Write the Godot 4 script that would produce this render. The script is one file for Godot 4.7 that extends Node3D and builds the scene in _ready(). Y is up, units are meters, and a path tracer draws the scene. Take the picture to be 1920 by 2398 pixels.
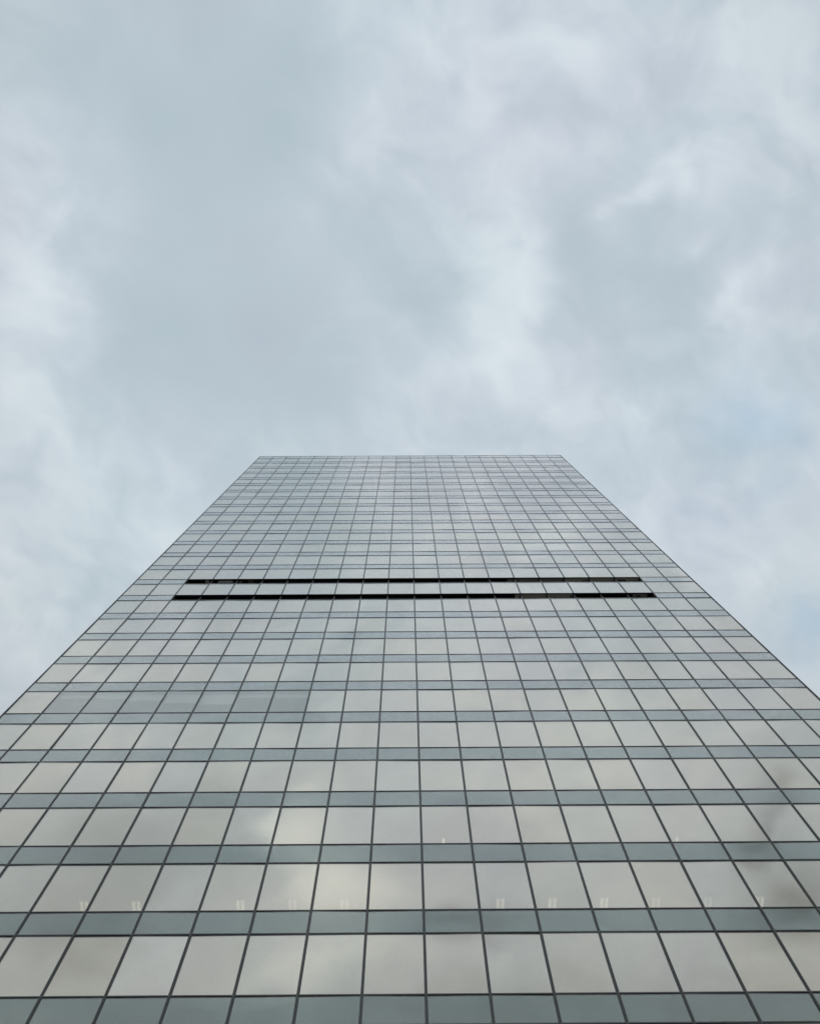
extends Node3D
# A glass office tower seen from the pavement at its foot, under an overcast sky.

const BAY := 1.9            # width of one bay of the facade
const BAYS := 22
const HALF := 20.9          # half the width of the facade
const EYE := 1.65           # height of the eye over the pavement
const STOREY := 3.541
const BAND := 1.06          # height of a spandrel band
const TOP := 113.08 + EYE   # top edge of the facade
const FIRST := 108.75 + EYE # top of the uppermost spandrel band
const LAST := 27            # the lowest storey built as a grid
const DEPTH := 34.0
const SLOT_A := 14          # the two storeys whose bands are open slots
const SLOT_B := 15
const SLOT_FROM := 2        # from this mullion line ...
const SLOT_TO := 20         # ... to this one

var M := {}
var rng := RandomNumberGenerator.new()
var cam: Camera3D
var puffs: Array = []
var gaps: Array = []


func _ready() -> void:
	rng.seed = 4711
	cam = Camera3D.new()
	cam.name = "camera"
	cam.position = Vector3(-0.502, EYE, 19.717)
	cam.rotation_degrees = Vector3(76.182, -0.908, -1.149)
	cam.fov = 63.92
	cam.near = 0.05
	cam.far = 6000.0
	add_child(cam)
	cam.current = true

	var env := Environment.new()
	env.background_mode = Environment.BG_SKY
	env.tonemap_mode = Environment.TONE_MAPPER_LINEAR
	env.tonemap_exposure = 1.0
	env.sdfgi_enabled = true
	env.ssao_enabled = true
	env.ssil_enabled = true
	var sky := Sky.new()
	var pano := PanoramaSkyMaterial.new()
	pano.panorama = overcast()
	sky.sky_material = pano
	env.sky = sky
	var we := WorldEnvironment.new()
	we.name = "world_environment"
	we.environment = env
	add_child(we)

	# the sun, spread wide by the cloud
	var sun := DirectionalLight3D.new()
	sun.name = "sun"
	sun.light_energy = 0.18
	sun.light_color = Color(1.0, 0.97, 0.92)
	sun.light_angular_distance = 18.0
	sun.shadow_enabled = true
	sun.rotation_degrees = Vector3(-48, 152, 0)
	add_child(sun)

	materials()
	ground()
	tower()
	blinds()
	lights()


# ---------------------------------------------------------------- sky

# a patch of brighter (or, with a negative amount, darker) cloud; u and v are metres sideways and towards the viewer per metre of height
func puff(u: float, v: float, ru: float, rv: float, turn: float, amount: float) -> void:
	puffs.append([u, v, ru, rv, cos(turn), sin(turn), amount])


# a patch where the cloud is thin and blue shows
func gap(u: float, v: float, ru: float, rv: float, turn: float, amount: float) -> void:
	gaps.append([u, v, ru, rv, cos(turn), sin(turn), amount])


func patches(list: Array, u: float, v: float) -> float:
	var sum := 0.0
	for b in list:
		var du: float = u - b[0]
		var dv: float = v - b[1]
		var reach: float = 2.4 * maxf(b[2], b[3])
		if absf(du) > reach or absf(dv) > reach:
			continue
		var p: float = (du * b[4] + dv * b[5]) / b[2]
		var q: float = (dv * b[4] - du * b[5]) / b[3]
		sum += b[6] * exp(-0.9 * (p * p + q * q))
	return sum


func cloud_field() -> void:
	puff(-0.227, 0.258, 0.174, 0.149, -0.00, -0.7)
	puff(-0.224, 0.056, 0.155, 0.195, -0.00, -0.8)
	puff(-0.216, -0.092, 0.144, 0.093, -0.00, -0.5)
	puff(-0.380, 0.301, 0.078, 0.072, -0.00, -0.3)
	puff(-0.448, 0.030, 0.044, 0.060, -0.00, 1)
	puff(-0.448, 0.125, 0.030, 0.047, -0.00, 0.5)
	puff(-0.473, -0.091, 0.040, 0.032, -0.00, 0.5)
	puff(-0.423, -0.155, 0.073, 0.031, -0.75, 0.4)
	puff(-0.411, 0.210, 0.058, 0.040, -0.00, 0.3)
	puff(0.067, 0.281, 0.063, 0.038, -0.00, 0.4)
	puff(0.004, 0.214, 0.085, 0.060, -0.00, 0.25)
	puff(-0.087, -0.026, 0.113, 0.085, -0.00, -0.25)
	puff(0.026, 0.007, 0.036, 0.033, -0.00, -0.6)
	puff(-0.035, 0.082, 0.055, 0.048, -0.00, -0.3)
	puff(0.123, 0.050, 0.030, 0.060, 0.16, 0.95)
	puff(0.106, -0.060, 0.026, 0.045, -0.00, 0.5)
	puff(0.085, -0.010, 0.028, 0.033, -0.00, 0.45)
	puff(0.155, -0.100, 0.035, 0.029, -0.00, 0.4)
	puff(0.183, 0.071, 0.030, 0.051, -0.00, -0.75)
	puff(0.195, -0.005, 0.039, 0.028, -0.00, -0.4)
	puff(0.270, 0.130, 0.057, 0.014, 0.51, 0.8)
	puff(0.321, 0.148, 0.015, 0.026, -0.00, 0.7)
	puff(0.160, 0.179, 0.034, 0.019, 0.41, 0.6)
	puff(0.345, 0.081, 0.026, 0.015, 0.70, 0.6)
	puff(0.223, 0.099, 0.019, 0.021, -0.00, 0.35)
	puff(0.397, 0.006, 0.034, 0.028, -0.00, 0.45)
	puff(0.443, 0.043, 0.062, 0.021, 0.62, 0.45)
	puff(0.208, 0.290, 0.063, 0.029, -0.00, 0.4)
	puff(0.392, 0.285, 0.105, 0.038, -0.00, 0.4)
	puff(0.450, 0.183, 0.038, 0.077, -0.00, 0.3)
	puff(0.399, 0.096, 0.077, 0.053, -0.00, -0.4)
	puff(0.305, 0.033, 0.089, 0.030, -0.00, -0.4)
	puff(0.174, 0.228, 0.048, 0.029, -0.00, -0.35)
	puff(0.367, -0.182, 0.040, 0.017, 0.36, -0.35)
	puff(0.407, -0.207, 0.045, 0.018, 0.55, 0.35)
	puff(0.433, -0.318, 0.043, 0.032, -0.01, 0.45)
	puff(0.323, -0.061, 0.092, 0.034, -0.00, -0.25)
	puff(-0.396, -0.301, 0.151, 0.117, -0.01, 0.25)
	puff(-0.137, -0.151, 0.116, 0.033, -0.00, 0.3)
	puff(0.258, -0.129, 0.070, 0.035, -0.00, 0.25)
	gap(0.438, -0.130, 0.087, 0.047, -0.00, 0.75)
	gap(0.421, -0.255, 0.072, 0.044, -0.00, 0.5)
	gap(0.516, -0.409, 0.043, 0.054, -0.01, 0.9)
	gap(0.470, -0.207, 0.036, 0.024, -0.00, 0.5)
	gap(0.310, -0.206, 0.036, 0.024, -0.00, 0.35)
	puff(-0.151, 0.694, 0.046, 0.038, 0.01, 1.1)
	puff(-0.097, 0.785, 0.054, 0.047, 0.01, 1.1)
	puff(0.540, 0.806, 0.051, 0.048, 0.01, -0.95)
	puff(0.464, 0.724, 0.030, 0.031, 0.01, -0.9)
	puff(0.499, 0.668, 0.039, 0.030, 0.01, -0.7)
	puff(-0.402, 0.714, 0.132, 0.093, 0.01, -0.4)
	puff(-0.483, 0.861, 0.109, 0.049, 0.01, -0.35)
	puff(0.061, 0.850, 0.122, 0.024, 0.01, -0.5)
	puff(-0.117, 0.888, 0.065, 0.049, 0.01, 0.6)
	puff(-0.188, 0.945, 0.062, 0.050, 0.01, 0.4)
	puff(0.097, 0.964, 0.104, 0.051, 0.01, -0.25)
	puff(-0.234, 0.656, 0.078, 0.045, 0.01, -0.25)
	puff(0.188, 0.608, 0.129, 0.044, 0.01, 0.2)
	puff(0.026, 0.480, 0.630, 0.090, 0.01, 0.12)
	puff(0.001, 0.621, 0.585, 0.081, 0.01, 0.15)
	puff(0.027, 0.997, 0.632, 0.043, 0.01, -0.15)


func lin(r: float, g: float, b: float) -> Vector3:
	var c := Color(r / 255.0, g / 255.0, b / 255.0).srgb_to_linear()
	return Vector3(c.r, c.g, c.b)


func overcast() -> ImageTexture:
	cloud_field()
	var bend := FastNoiseLite.new()
	bend.seed = 11
	bend.frequency = 5.0
	bend.fractal_octaves = 4
	var big := FastNoiseLite.new()
	big.seed = 23
	big.frequency = 1.6
	big.fractal_octaves = 3
	var fine := FastNoiseLite.new()
	fine.seed = 37
	fine.frequency = 6.0
	fine.fractal_octaves = 6
	fine.fractal_gain = 0.55
	var torn := FastNoiseLite.new()
	torn.seed = 71
	torn.frequency = 15.0
	torn.fractal_octaves = 4
	torn.fractal_gain = 0.5
	var tint := FastNoiseLite.new()
	tint.seed = 53
	tint.frequency = 3.2
	tint.fractal_octaves = 3

	# the cloud patches on a coarse grid over the part of the sky within 50 degrees of the zenith
	var n := 300
	var span := 1.25
	var low := PackedFloat32Array()
	low.resize(n * n * 2)
	for j in n:
		for i in n:
			var u := (float(i) / (n - 1) * 2.0 - 1.0) * span
			var v := (float(j) / (n - 1) * 2.0 - 1.0) * span
			var wu := u + 0.045 * bend.get_noise_3d(u, v, 0.0)
			var wv := v + 0.045 * bend.get_noise_3d(u, v, 9.0)
			low[(j * n + i) * 2] = patches(puffs, wu, wv)
			low[(j * n + i) * 2 + 1] = patches(gaps, wu, wv)

	var w := 3072
	var h := 1536
	var data := PackedFloat32Array()
	data.resize(w * h * 3)
	var dark := lin(177, 192, 202)
	var mid := lin(202, 213, 222)
	var light := lin(222, 232, 237)
	var blue := lin(172, 198, 220)
	var dull := lin(182, 191, 198)
	var mauve := lin(195, 201, 214)
	var teal := lin(188, 205, 212)
	var below := lin(190, 202, 211)
	for y in h:
		var up := PI * (0.5 - (y + 0.5) / h)
		if up < 0.0:
			for x in w:
				var at := (y * w + x) * 3
				data[at] = below.x
				data[at + 1] = below.y
				data[at + 2] = below.z
			continue
		var flat := cos(up)
		var high := sin(up)
		for x in w:
			var around := TAU * (x + 0.5) / w
			var dx := sin(around) * flat
			var dz := -cos(around) * flat
			var u := dx / (high + 0.12) * 1.12
			var v := dz / (high + 0.12) * 1.12
			# the finer structure of the cloud is drawn out along the wind, which blows across the view
			var along := 0.80 * u - 0.60 * v
			var across := 0.60 * u + 0.80 * v
			var wu := along * 0.88 + 0.09 * bend.get_noise_3d(u, v, 3.0) * 0.6
			var wv := across * 1.15 + 0.09 * bend.get_noise_3d(u, v, 6.0) * 0.6
			var t := 0.0
			var b := 0.0
			var pu := dx / maxf(high, 0.2)
			var pv := dz / maxf(high, 0.2)
			if absf(pu) < span and absf(pv) < span:
				var fi := (pu / span + 1.0) * 0.5 * (n - 1)
				var fj := (pv / span + 1.0) * 0.5 * (n - 1)
				var i := mini(int(fi), n - 2)
				var j := mini(int(fj), n - 2)
				fi -= i
				fj -= j
				var at0 := (j * n + i) * 2
				var at1 := at0 + n * 2
				t += lerpf(lerpf(low[at0], low[at0 + 2], fi), lerpf(low[at1], low[at1 + 2], fi), fj)
				b = lerpf(lerpf(low[at0 + 1], low[at0 + 3], fi), lerpf(low[at1 + 1], low[at1 + 3], fi), fj)
				b *= clampf(0.75 + 1.1 * fine.get_noise_3d(u * 1.3, v * 1.3, 5.0), 0.0, 1.4)
			var loose := clampf(1.05 + 0.75 * t, 0.3, 1.3)   # smooth where the cloud is thick and dark, torn where it is thin
			var low_down := 1.0 + 1.3 * smoothstep(0.3, 0.75, v)   # lower cloud, towards the viewer's back, is more broken
			t *= low_down
			t += 0.50 * big.get_noise_3d(u, v, 0.0) + loose * (1.0 - 0.45 * smoothstep(0.3, 0.7, v)) * (0.72 * fine.get_noise_3d(wu, wv, 0.0) + 0.40 * torn.get_noise_3d(wu, wv, 4.0))
			t = tanh(t / low_down) * low_down
			var c := mid.lerp(light, t) if t > 0.0 else mid.lerp(dark.lerp(dull, smoothstep(0.3, 0.7, v)), -t)
			var k := tint.get_noise_3d(u, v, 7.0) * 0.65
			c *= (mauve if k < 0.0 else teal) / mid * absf(k) + Vector3.ONE * (1.0 - absf(k))
			c = c.lerp(blue, clampf(b, 0.0, 1.0) * 0.6)
			# an overcast sky is brightest overhead; lower down it is dimmer and less blue
			var drop := maxf(0.0, 0.93 - high)
			c *= Vector3(1.0 - 0.78 * drop, 1.0 - 0.88 * drop, 1.0 - 1.02 * drop).max(Vector3(0.52, 0.5, 0.47))
			var at := (y * w + x) * 3
			data[at] = c.x
			data[at + 1] = c.y
			data[at + 2] = c.z
	var im := Image.create_from_data(w, h, false, Image.FORMAT_RGBF, data.to_byte_array())
	return ImageTexture.create_from_image(im)


# ---------------------------------------------------------------- materials

func grain(seed_: int, low: float, high: float, freq: float) -> ImageTexture:
	var f := FastNoiseLite.new()
	f.seed = seed_
	f.frequency = freq
	f.fractal_octaves = 4
	var im := Image.create(256, 256, false, Image.FORMAT_RGB8)
	for y in 256:
		for x in 256:
			var k := lerpf(low, high, clampf(0.5 + 0.9 * f.get_noise_2d(x, y), 0.0, 1.0))
			im.set_pixel(x, y, Color(k, k, k))
	return ImageTexture.create_from_image(im)


func mat(called: String, c: Color, rough: float, metal := 0.0) -> StandardMaterial3D:
	var m := StandardMaterial3D.new()
	m.resource_name = called
	m.albedo_color = Color(c.r, c.g, c.b).linear_to_srgb()
	m.roughness = rough
	m.metallic = metal
	M[called] = m
	return m


func coated(called: String, c: Color, alpha: float) -> void:
	var m := mat(called, c, 0.02, 1.0)
	m.albedo_texture = M.dust
	m.clearcoat_enabled = true
	m.clearcoat = 1.0
	m.clearcoat_roughness = 0.0
	if alpha < 1.0:
		m.transparency = BaseMaterial3D.TRANSPARENCY_ALPHA
		m.albedo_color.a = alpha


func materials() -> void:
	M.dust = grain(3, 0.988, 1.0, 0.05)
	# coated vision glass: three batches of slightly different tint, and the greyer glass of the storey with the blinds
	coated("vision_glass", Color(0.83, 0.78, 0.69), 0.90)
	coated("vision_glass_warm", Color(0.845, 0.78, 0.675), 0.90)
	coated("vision_glass_cool", Color(0.81, 0.775, 0.70), 0.90)
	coated("vision_glass_pale", Color(0.91, 0.87, 0.79), 0.92)
	coated("vision_glass_grey", Color(0.91, 0.925, 0.88), 0.50)
	coated("spandrel_glass", Color(0.115, 0.175, 0.15), 1.0)
	coated("spandrel_glass_grey", Color(0.135, 0.19, 0.165), 1.0)
	# the clear outer sheet of the double glazing
	var clear := mat("clear_glass", Color(1, 1, 1), 0.0)
	clear.transparency = BaseMaterial3D.TRANSPARENCY_ALPHA
	clear.albedo_color.a = 0.0
	var alu := mat("aluminium", Color(0.15, 0.16, 0.157), 0.3, 0.5)
	alu.clearcoat_enabled = true
	alu.clearcoat = 1.0
	alu.clearcoat_roughness = 0.12
	alu.albedo_texture = grain(8, 0.85, 1.0, 0.05)
	alu.uv1_triplanar = true
	mat("gasket", Color(0.012, 0.013, 0.014), 0.4)
	mat("dark_metal", Color(0.03, 0.034, 0.034), 0.5, 0.4)
	mat("corner_metal", Color(0.13, 0.12, 0.115), 0.3, 0.5)
	mat("plenum_paint", Color(0.06, 0.062, 0.06), 0.8)
	mat("grey_soffit", Color(0.28, 0.29, 0.26), 0.85)
	mat("beige_soffit", Color(0.55, 0.52, 0.42), 0.85)
	mat("ceiling_dimmed", Color(0.30, 0.295, 0.28), 0.9)  # pale ceilings, with the dimness deep in the rooms put into the colour
	mat("blind_fabric", Color(0.8, 0.79, 0.75), 0.95)
	mat("concrete", Color(0.3, 0.29, 0.28), 0.9)
	mat("core_wall", Color(0.3, 0.29, 0.27), 0.9)
	mat("fitting_white", Color(0.75, 0.75, 0.72), 0.5)
	for shine in [["lit_tube_dim", 0.5], ["lit_tube_soft", 1.1]]:
		var l := mat(shine[0], Color(0.8, 0.79, 0.72), 0.5)
		l.emission_enabled = true
		l.emission = Color(1.0, 0.96, 0.84)
		l.emission_energy_multiplier = shine[1]
	var lit := mat("lit_tube", Color(0.8, 0.79, 0.72), 0.5)
	lit.emission_enabled = true
	lit.emission = Color(1.0, 0.97, 0.86)
	lit.emission_energy_multiplier = 1.9
	var pave := mat("paving", Color(0.30, 0.295, 0.28), 0.85)
	pave.albedo_texture = grain(15, 0.75, 1.0, 0.03)
	pave.uv1_triplanar = true
	pave.uv1_world_triplanar = true
	pave.uv1_scale = Vector3(0.2, 0.2, 0.2)


# ---------------------------------------------------------------- shapes

func begin() -> SurfaceTool:
	var st := SurfaceTool.new()
	st.begin(Mesh.PRIMITIVE_TRIANGLES)
	return st


func quad(st: SurfaceTool, a: Vector3, b: Vector3, c: Vector3, d: Vector3) -> void:   # clockwise seen from its front
	var nrm := (c - a).cross(b - a).normalized()
	for p in [a, b, c, a, c, d]:
		st.set_normal(nrm)
		st.set_uv(Vector2(p.x + p.z, p.y))
		st.add_vertex(p)


func add_box(st: SurfaceTool, lo: Vector3, hi: Vector3) -> void:
	var a := Vector3(lo.x, lo.y, hi.z)
	var b := Vector3(lo.x, hi.y, hi.z)
	var c := Vector3(hi.x, hi.y, hi.z)
	var d := Vector3(hi.x, lo.y, hi.z)
	var e := Vector3(lo.x, lo.y, lo.z)
	var f := Vector3(lo.x, hi.y, lo.z)
	var g := Vector3(hi.x, hi.y, lo.z)
	var h := Vector3(hi.x, lo.y, lo.z)
	quad(st, a, b, c, d)
	quad(st, h, g, f, e)
	quad(st, e, f, b, a)
	quad(st, d, c, g, h)
	quad(st, b, f, g, c)
	quad(st, e, a, d, h)


func part(called: String, mesh: Mesh, m: Material, parent: Node, at := Vector3.ZERO) -> MeshInstance3D:
	var o := MeshInstance3D.new()
	o.name = called
	o.mesh = mesh
	o.material_override = m
	o.position = at
	parent.add_child(o, true)
	return o


func box_part(called: String, lo: Vector3, hi: Vector3, m: Material, parent: Node) -> MeshInstance3D:
	var st := begin()
	add_box(st, lo, hi)
	return part(called, st.commit(), m, parent)


func thing(called: String, label: String, category: String, at := Vector3.ZERO, group := "") -> Node3D:
	var o := Node3D.new()
	o.name = called
	add_child(o, true)
	o.position = at
	o.set_meta("label", label)
	o.set_meta("category", category)
	if group:
		o.set_meta("group", group)
	return o


# the clear sheet in front of a pane: a bowed front face and a back face 6 mm behind it
func sheet_shape(st: SurfaceTool, w: float, h: float, bow: float, twist: float, place: Transform3D, sheets := 1) -> void:
	var x := w / 2.0 - 0.002
	var y := h / 2.0 - 0.002
	for i in sheets:
		var front := 0.022 - 0.007 * i
		pane_shape(st, w, h, bow, twist, place.translated_local(Vector3(0, 0, front)), 0.005)
		var z := front - 0.0055
		quad(st, place * Vector3(x, -y, z), place * Vector3(x, y, z), place * Vector3(-x, y, z), place * Vector3(-x, -y, z))


# a pane of glass about its centre: slightly bowed face, bevelled edge and a rim going back into the frame
func pane_shape(st: SurfaceTool, w: float, h: float, bow: float, twist: float, place: Transform3D, deep := 0.012) -> void:
	var n := 4
	var pts := []
	var nrm := []
	for j in n + 1:
		for i in n + 1:
			var s := float(i) / n * 2.0 - 1.0
			var t := float(j) / n * 2.0 - 1.0
			var z := bow * (1.0 - s * s) * (1.0 - t * t) + twist * s * t
			var dzx := (-2.0 * s * bow * (1.0 - t * t) + twist * t) / (w / 2.0)
			var dzy := (-2.0 * t * bow * (1.0 - s * s) + twist * s) / (h / 2.0)
			pts.append(place * Vector3(s * w / 2.0, t * h / 2.0, z))
			nrm.append((place.basis * Vector3(-dzx, -dzy, 1.0)).normalized())
	for j in n:
		for i in n:
			var a := j * (n + 1) + i
			for k in [a, a + n + 1, a + n + 2, a, a + n + 2, a + 1]:
				st.set_normal(nrm[k])
				st.set_uv(Vector2(pts[k].x, pts[k].y) * 0.4)
				st.add_vertex(pts[k])
	var c := [Vector3(-w / 2, -h / 2, 0), Vector3(-w / 2, h / 2, 0), Vector3(w / 2, h / 2, 0), Vector3(w / 2, -h / 2, 0)]
	for k in 4:
		var p: Vector3 = c[k]
		var q: Vector3 = c[(k + 1) % 4]
		var back := Vector3(0, 0, -deep)
		var s := 0.9975
		quad(st, place * p, place * (p * s + back), place * (q * s + back), place * q)


# ---------------------------------------------------------------- setting

func ground() -> void:
	var pm := PlaneMesh.new()
	pm.size = Vector2(4000, 4000)
	var o := part("ground", pm, M.paving, self)
	o.set_meta("kind", "structure")
	o.set_meta("label", "pale paving at the foot of the glass tower")


# ---------------------------------------------------------------- the tower

func band_top(n: int) -> float:
	return FIRST - STOREY * n


func line_x(k: int) -> float:
	return (k - BAYS / 2.0) * BAY


# how far to each side of the eye the facade can be seen at a height
func reach(y: float) -> float:
	var up := y - EYE
	return 0.5 * (up * sin(1.3296) + 19.717 * cos(1.3296))


func open_slot(n: int, k: int) -> bool:
	return (n == SLOT_A or n == SLOT_B) and k >= SLOT_FROM and k < SLOT_TO


func pane_place(x: float, y: float) -> Transform3D:
	var rx := clampf(rng.randfn(0.0, 0.0035), -0.0065, 0.0065)
	var ry := clampf(rng.randfn(0.0, 0.0040), -0.009, 0.009)
	return Transform3D(Basis.from_euler(Vector3(rx, ry, 0)), Vector3(x, y, -0.022))


func tower() -> void:
	var t := thing("office_tower", "tall flat fronted office tower of mirrored grey glass with two dark slots", "building")
	var pw := BAY - 0.085
	var vh := STOREY - BAND - 0.05
	var sh := BAND - 0.05
	var vision := []
	var spandrel := []
	var vision_sheet := []
	var spandrel_sheet := []
	for s in [[0.0035, 0.0008], [0.002, -0.0016], [-0.0022, 0.001], [0.0045, 0.0]]:
		var a := begin()
		pane_shape(a, pw, vh, s[0], s[1], Transform3D.IDENTITY)
		vision.append(a.commit())
		var c := begin()
		sheet_shape(c, pw, vh, s[0], s[1], Transform3D.IDENTITY)
		vision_sheet.append(c.commit())
		var b := begin()
		pane_shape(b, pw, sh, s[0] * 0.5, s[1] * 0.5, Transform3D.IDENTITY)
		spandrel.append(b.commit())
		var d := begin()
		sheet_shape(d, pw, sh, s[0] * 0.5, s[1] * 0.5, Transform3D.IDENTITY, 3)
		spandrel_sheet.append(d.commit())
	var far_vision := {}
	var far_spandrel := {}
	var bottom := band_top(LAST) - BAND
	for n in range(-1, LAST + 1):
		for k in BAYS:
			var x := line_x(k) + BAY / 2.0
			# the window of storey n stands on band n; above storey 0 there is only the parapet
			if n >= 0:
				var y := band_top(n) + (STOREY - BAND) / 2.0
				var m: String = ["vision_glass", "vision_glass", "vision_glass_warm", "vision_glass_cool"][rng.randi() % 4]
				if n == 20 and k >= 1 and k <= 7:
					m = "vision_glass_grey"
				if n == 25 and k == 6:
					m = "vision_glass_pale"
				var place := pane_place(x, y)
				var near := n >= 12 and absf(x - cam.position.x) < reach(y) + 0.95
				if near:
					var i := rng.randi() % 4
					var p := part("window_pane", vision[i], M[m], t)
					p.transform = place
					if m == "vision_glass_pale":
						p.set_meta("label", "paler silvery window pane among the beige ones")
					part("outer_sheet", vision_sheet[i], M.clear_glass, p)
				else:
					if not far_vision.has(m):
						far_vision[m] = begin()
					if not far_vision.has("clear_glass"):
						far_vision["clear_glass"] = begin()
					var bow := rng.randf_range(-0.002, 0.004)
					var twist := rng.randf_range(-0.001, 0.001)
					pane_shape(far_vision[m], pw, vh, bow, twist, place)
					sheet_shape(far_vision["clear_glass"], pw, vh, bow, twist, place)
			var hi := band_top(n) if n >= 0 else TOP
			var lo := band_top(n) - BAND if n >= 0 else band_top(-1) - BAND
			if open_slot(n, k):
				continue
			var sm := "spandrel_glass" if rng.randf() < 0.6 else "spandrel_glass_grey"
			var yc := (hi + lo) / 2.0
			var sp := pane_place(x, yc)
			if n >= 12 and absf(x - cam.position.x) < reach(yc) + 0.95:
				var i := rng.randi() % 4
				var p := part("spandrel_panel", spandrel[i], M[sm], t)
				p.transform = sp
				part("outer_sheet", spandrel_sheet[i], M.clear_glass, p)
			else:
				if not far_spandrel.has(sm):
					far_spandrel[sm] = begin()
				if not far_spandrel.has("clear_glass"):
					far_spandrel["clear_glass"] = begin()
				var bow := rng.randf_range(-0.001, 0.002)
				pane_shape(far_spandrel[sm], pw, hi - lo - 0.05, bow, 0.0, sp)
				sheet_shape(far_spandrel["clear_glass"], pw, hi - lo - 0.05, bow, 0.0, sp, 3)
	merged("upper_window_panes", far_vision, t)
	merged("upper_spandrel_panels", far_spandrel, t)

	# transoms: an aluminium rail on a black gasket, at the top and foot of every band
	for n in range(-1, LAST + 1):
		for edge in 2:
			var y := 0.0
			if n == -1:
				y = (band_top(-1) - BAND) if edge else TOP - 0.03
			else:
				y = band_top(n) - BAND * edge
			transom(y, n, edge, t)

	# mullions, cut by the slots
	for k in range(0, BAYS + 1):
		var x := line_x(k)
		var cuts := [[bottom, TOP]]
		if k > SLOT_FROM and k < SLOT_TO:
			cuts = [[bottom, band_top(SLOT_B) - BAND + 0.05], [band_top(SLOT_B) - 0.03, band_top(SLOT_A) - BAND + 0.05], [band_top(SLOT_A) - 0.03, TOP]]
		for c in cuts:
			mullion(x, c[0], c[1], k == 0 or k == BAYS, t)

	slots(t)

	# what stands behind the glass: floors, core, side walls, roof
	var lows := [-0.30, -DEPTH + 0.4]
	for n in range(0, LAST + 1):
		var ceil_y := band_top(n) - BAND - 0.46
		var floor_y := band_top(n) - 0.12
		var front := -1.75 if n == SLOT_A or n == SLOT_B else -0.30
		box_part("floor_slab", Vector3(-HALF + 0.25, ceil_y, lows[1]), Vector3(HALF - 0.25, floor_y, front), M.ceiling_dimmed, t)
	box_part("core_wall", Vector3(-HALF + 0.3, 0.02, -12.0), Vector3(HALF - 0.3, TOP - 3.0, -9.0), M.core_wall, t)
	for s in [-1.0, 1.0]:
		var lo := minf(s * HALF, s * (HALF - 0.2))
		box_part("side_wall", Vector3(lo, 0.0, -DEPTH), Vector3(lo + 0.2, TOP - 0.05, -0.09), M.spandrel_glass, t)
	box_part("rear_wall", Vector3(-HALF + 0.2, 0.0, -DEPTH + 0.002), Vector3(HALF - 0.2, TOP - 0.06, -DEPTH + 0.22), M.spandrel_glass, t)
	box_part("roof", Vector3(-HALF + 0.21, TOP - 1.7, -DEPTH + 0.23), Vector3(HALF - 0.21, TOP - 1.4, -0.1), M.concrete, t)
	box_part("base_wall", Vector3(-HALF + 0.21, 0.0, -0.4), Vector3(HALF - 0.21, bottom - 0.02, 0.0), M.concrete, t)


func merged(called: String, tools: Dictionary, parent: Node) -> void:
	var mesh := ArrayMesh.new()
	var o := MeshInstance3D.new()
	o.name = called
	for m in tools:
		tools[m].commit(mesh)
		mesh.surface_set_material(mesh.get_surface_count() - 1, M[m])
	o.mesh = mesh
	o.set_meta("kind", "stuff")
	parent.add_child(o, true)


func transom(y: float, n: int, edge: int, t: Node) -> void:
	var spans := [[-HALF + 0.01, HALF - 0.01]]
	if n == SLOT_A or n == SLOT_B:
		spans = [[-HALF + 0.01, line_x(SLOT_FROM)], [line_x(SLOT_TO), HALF - 0.01]]
	for s in spans:
		var a := begin()
		add_box(a, Vector3(s[0], y - 0.033, -0.08), Vector3(s[1], y + 0.033, 0.003))
		var g := part("transom", a.commit(), M.gasket, t)
		var b := begin()
		add_box(b, Vector3(s[0], y - 0.013, 0.0035), Vector3(s[1], y + 0.009, 0.014))
		part("rail", b.commit(), M.aluminium, g)


func mullion(x: float, y0: float, y1: float, corner: bool, t: Node) -> void:
	var a := begin()
	add_box(a, Vector3(x - 0.046, y0, -0.085), Vector3(x + 0.046, y1, 0.004))
	var g := part("corner_post" if corner else "mullion", a.commit(), M.gasket, t)
	for s in [-1.0, 1.0]:
		var b := begin()
		var xa: float = x + s * 0.020
		add_box(b, Vector3(xa - 0.009, y0 + 0.002, 0.0045), Vector3(xa + 0.009, y1 - 0.002, 0.020))
		part("flange", b.commit(), M.corner_metal if corner else M.aluminium, g)


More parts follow.
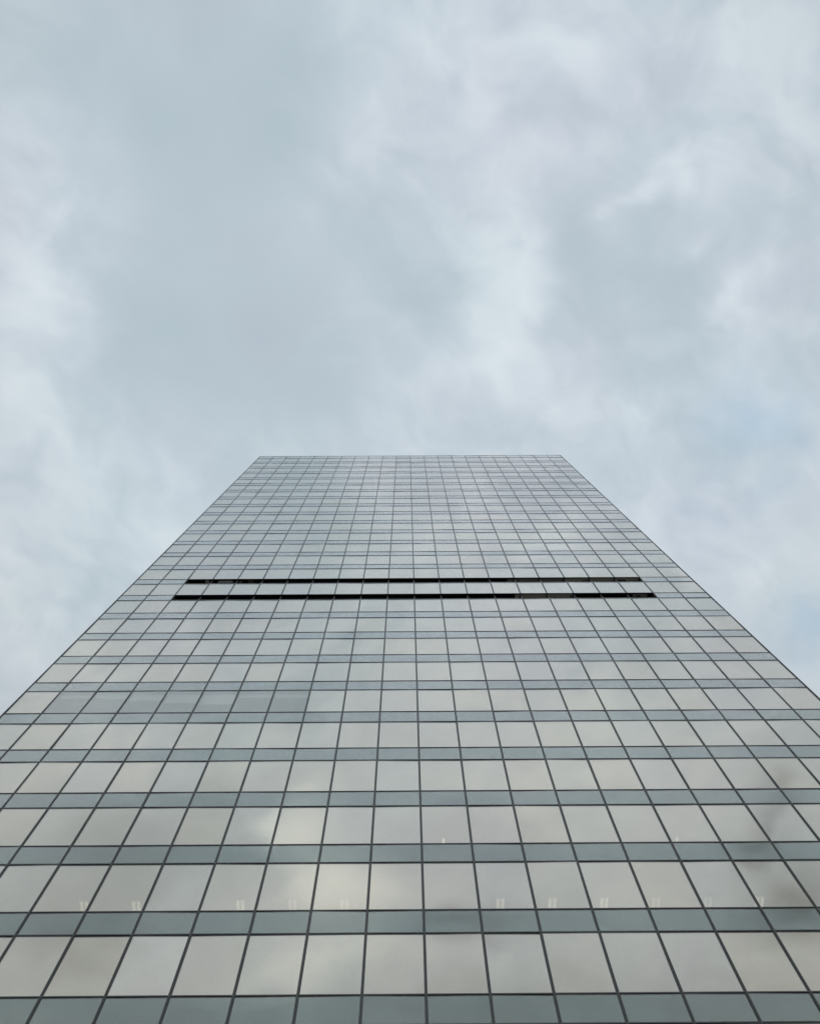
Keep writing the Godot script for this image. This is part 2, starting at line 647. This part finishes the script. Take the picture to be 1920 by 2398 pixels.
func slots(t: Node) -> void:
	for n in [SLOT_A, SLOT_B]:
		var hi := band_top(n)
		var lo := hi - BAND
		var x0 := line_x(SLOT_FROM) + 0.05
		var x1 := line_x(SLOT_TO) - 0.05
		box_part("slot_back_wall", Vector3(x0, lo, -1.72), Vector3(x1, hi + 1.0, -1.6), M.plenum_paint, t)
		box_part("slot_sill", Vector3(x0, lo - 0.03, -1.59), Vector3(x1, lo + 0.003, -0.02), M.dark_metal, t)
		box_part("sill_nosing", Vector3(x0, lo - 0.028, -0.018), Vector3(x1, lo + 0.004, 0.012), M.aluminium, t)
		box_part("slot_lintel", Vector3(x0, hi - 0.004, -0.055), Vector3(x1, hi + 0.03, 0.003), M.gasket, t)
		box_part("chamber_roof", Vector3(x0, hi + 1.0, -1.72), Vector3(x1, hi + 1.06, -0.058), M.plenum_paint, t)
		box_part("back_pan", Vector3(x0, hi + 0.012, -0.085), Vector3(x1, hi + 1.0, -0.058), M.plenum_paint, t)
		for s in [x0 - 0.04, x1 + 0.01]:
			box_part("slot_cheek", Vector3(s, lo, -1.6), Vector3(s + 0.03, hi + 1.0, -0.09), M.plenum_paint, t)
		for k in range(SLOT_FROM, SLOT_TO):
			var m := ""
			if n == SLOT_A:
				if k == 15 or k == 16:
					m = "grey_soffit"
				elif k >= 17:
					m = "beige_soffit"
			elif k == 15 or k == 16:
				m = "beige_soffit"
			var a := line_x(k) + 0.06
			var b := line_x(k + 1) - 0.06
			if m == "":
				continue   # open to the dark air chamber above
			box_part("soffit_panel", Vector3(a, hi + 0.012, -1.58), Vector3(b, hi + 0.07, -0.088), M[m], t)
		for k in range(SLOT_FROM + 1, SLOT_TO):
			box_part("slot_post", Vector3(line_x(k) - 0.045, lo + 0.004, -0.18), Vector3(line_x(k) + 0.045, hi + 0.99, -0.088), M.dark_metal, t)
	# the odd pieces seen in the slots: grey and beige boards and ducts hung under the soffit
	var ya := band_top(SLOT_A)
	var yb := band_top(SLOT_B)
	board(Vector3(line_x(3) - 0.42, ya, -0.12), 0.26, 0.34, M.beige_soffit, t)
	duct(Vector3(line_x(3) + 0.95, ya + 0.02, -0.36), 1.25, 0.22, M.grey_soffit, t)
	board(Vector3(line_x(4) + 0.20, ya, -0.20), 0.20, 0.20, M.grey_soffit, t)
	board(Vector3(line_x(4) + 0.86, ya, -0.14), 0.07, 0.30, M.grey_soffit, t)
	board(Vector3(line_x(4) + 1.06, ya, -0.14), 0.07, 0.30, M.grey_soffit, t)
	board(Vector3(line_x(15) - 0.30, ya, -0.16), 0.45, 0.28, M.grey_soffit, t)
	duct(Vector3(line_x(15) + 0.25, ya + 0.02, -0.30), 0.34, 0.10, M.plenum_paint, t)
	duct(Vector3(line_x(18) - 0.32, ya + 0.02, -0.34), 0.60, 0.12, M.plenum_paint, t)
	duct(Vector3(line_x(19) + 0.55, ya + 0.02, -0.28), 0.70, 0.08, M.dark_metal, t)
	board(Vector3(line_x(15) - 0.22, yb, -0.12), 0.34, 0.36, M.beige_soffit, t)
	duct(Vector3(line_x(17) - 0.05, yb + 0.02, -0.30), 0.40, 0.20, M.plenum_paint, t)
	board(Vector3(line_x(19) + 0.95, yb, -0.14), 1.05, 0.34, M.grey_soffit, t)
	duct(Vector3(line_x(19) + 0.85, yb, -0.24), 0.30, 0.07, M.plenum_paint, t)


func board(at: Vector3, w: float, d: float, m: Material, t: Node) -> void:
	box_part("soffit_board", at + Vector3(-w / 2, -0.02, -d), at + Vector3(w / 2, 0.035, 0.02), m, t)


# a short round-ended duct lying along the facade
func duct(at: Vector3, length: float, r: float, m: Material, t: Node) -> void:
	var cm := CapsuleMesh.new()
	cm.radius = r
	cm.height = maxf(length, 2.0 * r)
	cm.radial_segments = 20
	cm.rings = 6
	var o := part("duct", cm, m, t, at)
	o.rotation = Vector3(0, 0, PI / 2)


# ---------------------------------------------------------------- behind the glass

func blinds() -> void:
	var head := band_top(19) - BAND - 0.12
	var foot := [39.98, 39.96, 39.68, 39.40, 39.24, 39.91, 39.89]
	var say := ["short white roller blind farthest left of the half drawn row", "second short white roller blind from the left of its row", "white roller blind drawn a third down, left of the two longest",
		"second longest white roller blind, left of the longest one", "longest white roller blind of the row, drawn halfway down", "short white roller blind right beside the longest one", "short white roller blind farthest right of its row"]
	for i in 7:
		var x := line_x(i + 1) + BAY / 2.0
		var o := thing("roller_blind", say[i], "blind", Vector3(x, head, -0.2), "roller blinds behind the greyer panes")
		var w := BAY - 0.14
		var drop: float = head - (foot[i] + EYE)
		box_part("fabric", Vector3(-w / 2, -drop, -0.004), Vector3(w / 2, -0.03, 0.0), M.blind_fabric, o)
		box_part("bottom_bar", Vector3(-w / 2, -drop - 0.03, -0.012), Vector3(w / 2, -drop - 0.001, 0.008), M.fitting_white, o)
		var cm := CylinderMesh.new()
		cm.top_radius = 0.035
		cm.bottom_radius = 0.035
		cm.height = w
		cm.radial_segments = 16
		part("roller", cm, M.fitting_white, o, Vector3(0, 0, -0.02)).rotation = Vector3(0, 0, PI / 2)


func lights() -> void:
	var low := [[4, "lit twin tube ceiling light farthest left in the lit lower storey"], [5, "lit twin tube ceiling light second from the left in the lower storey"], [7, "lit twin tube ceiling light left of three neighbours, lower storey"],
		[8, "lit twin tube ceiling light in the middle of three neighbours, lower storey"], [9, "lit twin tube ceiling light behind a bright cloud reflection, lower storey"], [12, "lit twin tube ceiling light just right of the two unlit bays"],
		[13, "lit twin tube ceiling light second right of the two unlit bays"], [14, "lit twin tube ceiling light third right of the two unlit bays"], [15, "lit twin tube ceiling light fourth right of the two unlit bays"],
		[16, "lit twin tube ceiling light fifth right, half hidden by a mullion"], [17, "lit twin tube ceiling light farthest right, a sliver beside the mullion"]]
	for l in low:
		ceiling_light(23, l[0], 2, 0.0, l[1], "lit ceiling lights of the lower storey")
	ceiling_light(22, 11, 1, -0.02, "single bright ceiling tube near the middle of the upper lit storey", "lit ceiling lights of the upper storey")
	ceiling_light(22, 16, 1, 0.0, "single ceiling tube low in the pane, right of the upper lit storey", "lit ceiling lights of the upper storey")
	ceiling_light(22, 2, 1, 0.0, "single ceiling tube faint beside a mullion, far left upper lit storey", "lit ceiling lights of the upper storey")


func ceiling_light(n: int, k: int, tubes: int, dx: float, label: String, group: String) -> void:
	var y := band_top(n) - BAND - 0.46
	var o := thing("ceiling_light", label, "ceiling light", Vector3(line_x(k) + BAY / 2.0 + dx, y, -1.2), group)
	var shine: String = "lit_tube" if tubes == 1 and k == 11 else ["lit_tube_dim", "lit_tube_soft"][rng.randi() % 2]
	var w := 0.34 if tubes == 2 else 0.16
	box_part("housing", Vector3(-w / 2, -0.03, -1.25), Vector3(w / 2, 0.002, 0.02), M.fitting_white, o)
	for i in tubes:
		var x := 0.0 if tubes == 1 else (i - 0.5) * 0.172
		box_part("tube", Vector3(x - 0.047, -0.055, -1.2), Vector3(x + 0.047, -0.0305, -0.01), M[shine], o)
		var a := AreaLight3D.new()
		a.name = "tube_light"
		a.area_size = Vector2(0.09, 1.18)
		a.light_color = Color(1.0, 0.97, 0.86)
		a.light_energy = 0.03 * M[shine].emission_energy_multiplier
		a.shadow_enabled = true
		a.position = Vector3(x, -0.06, -0.605)
		a.rotation = Vector3(-PI / 2, 0, 0)
		o.add_child(a, true)
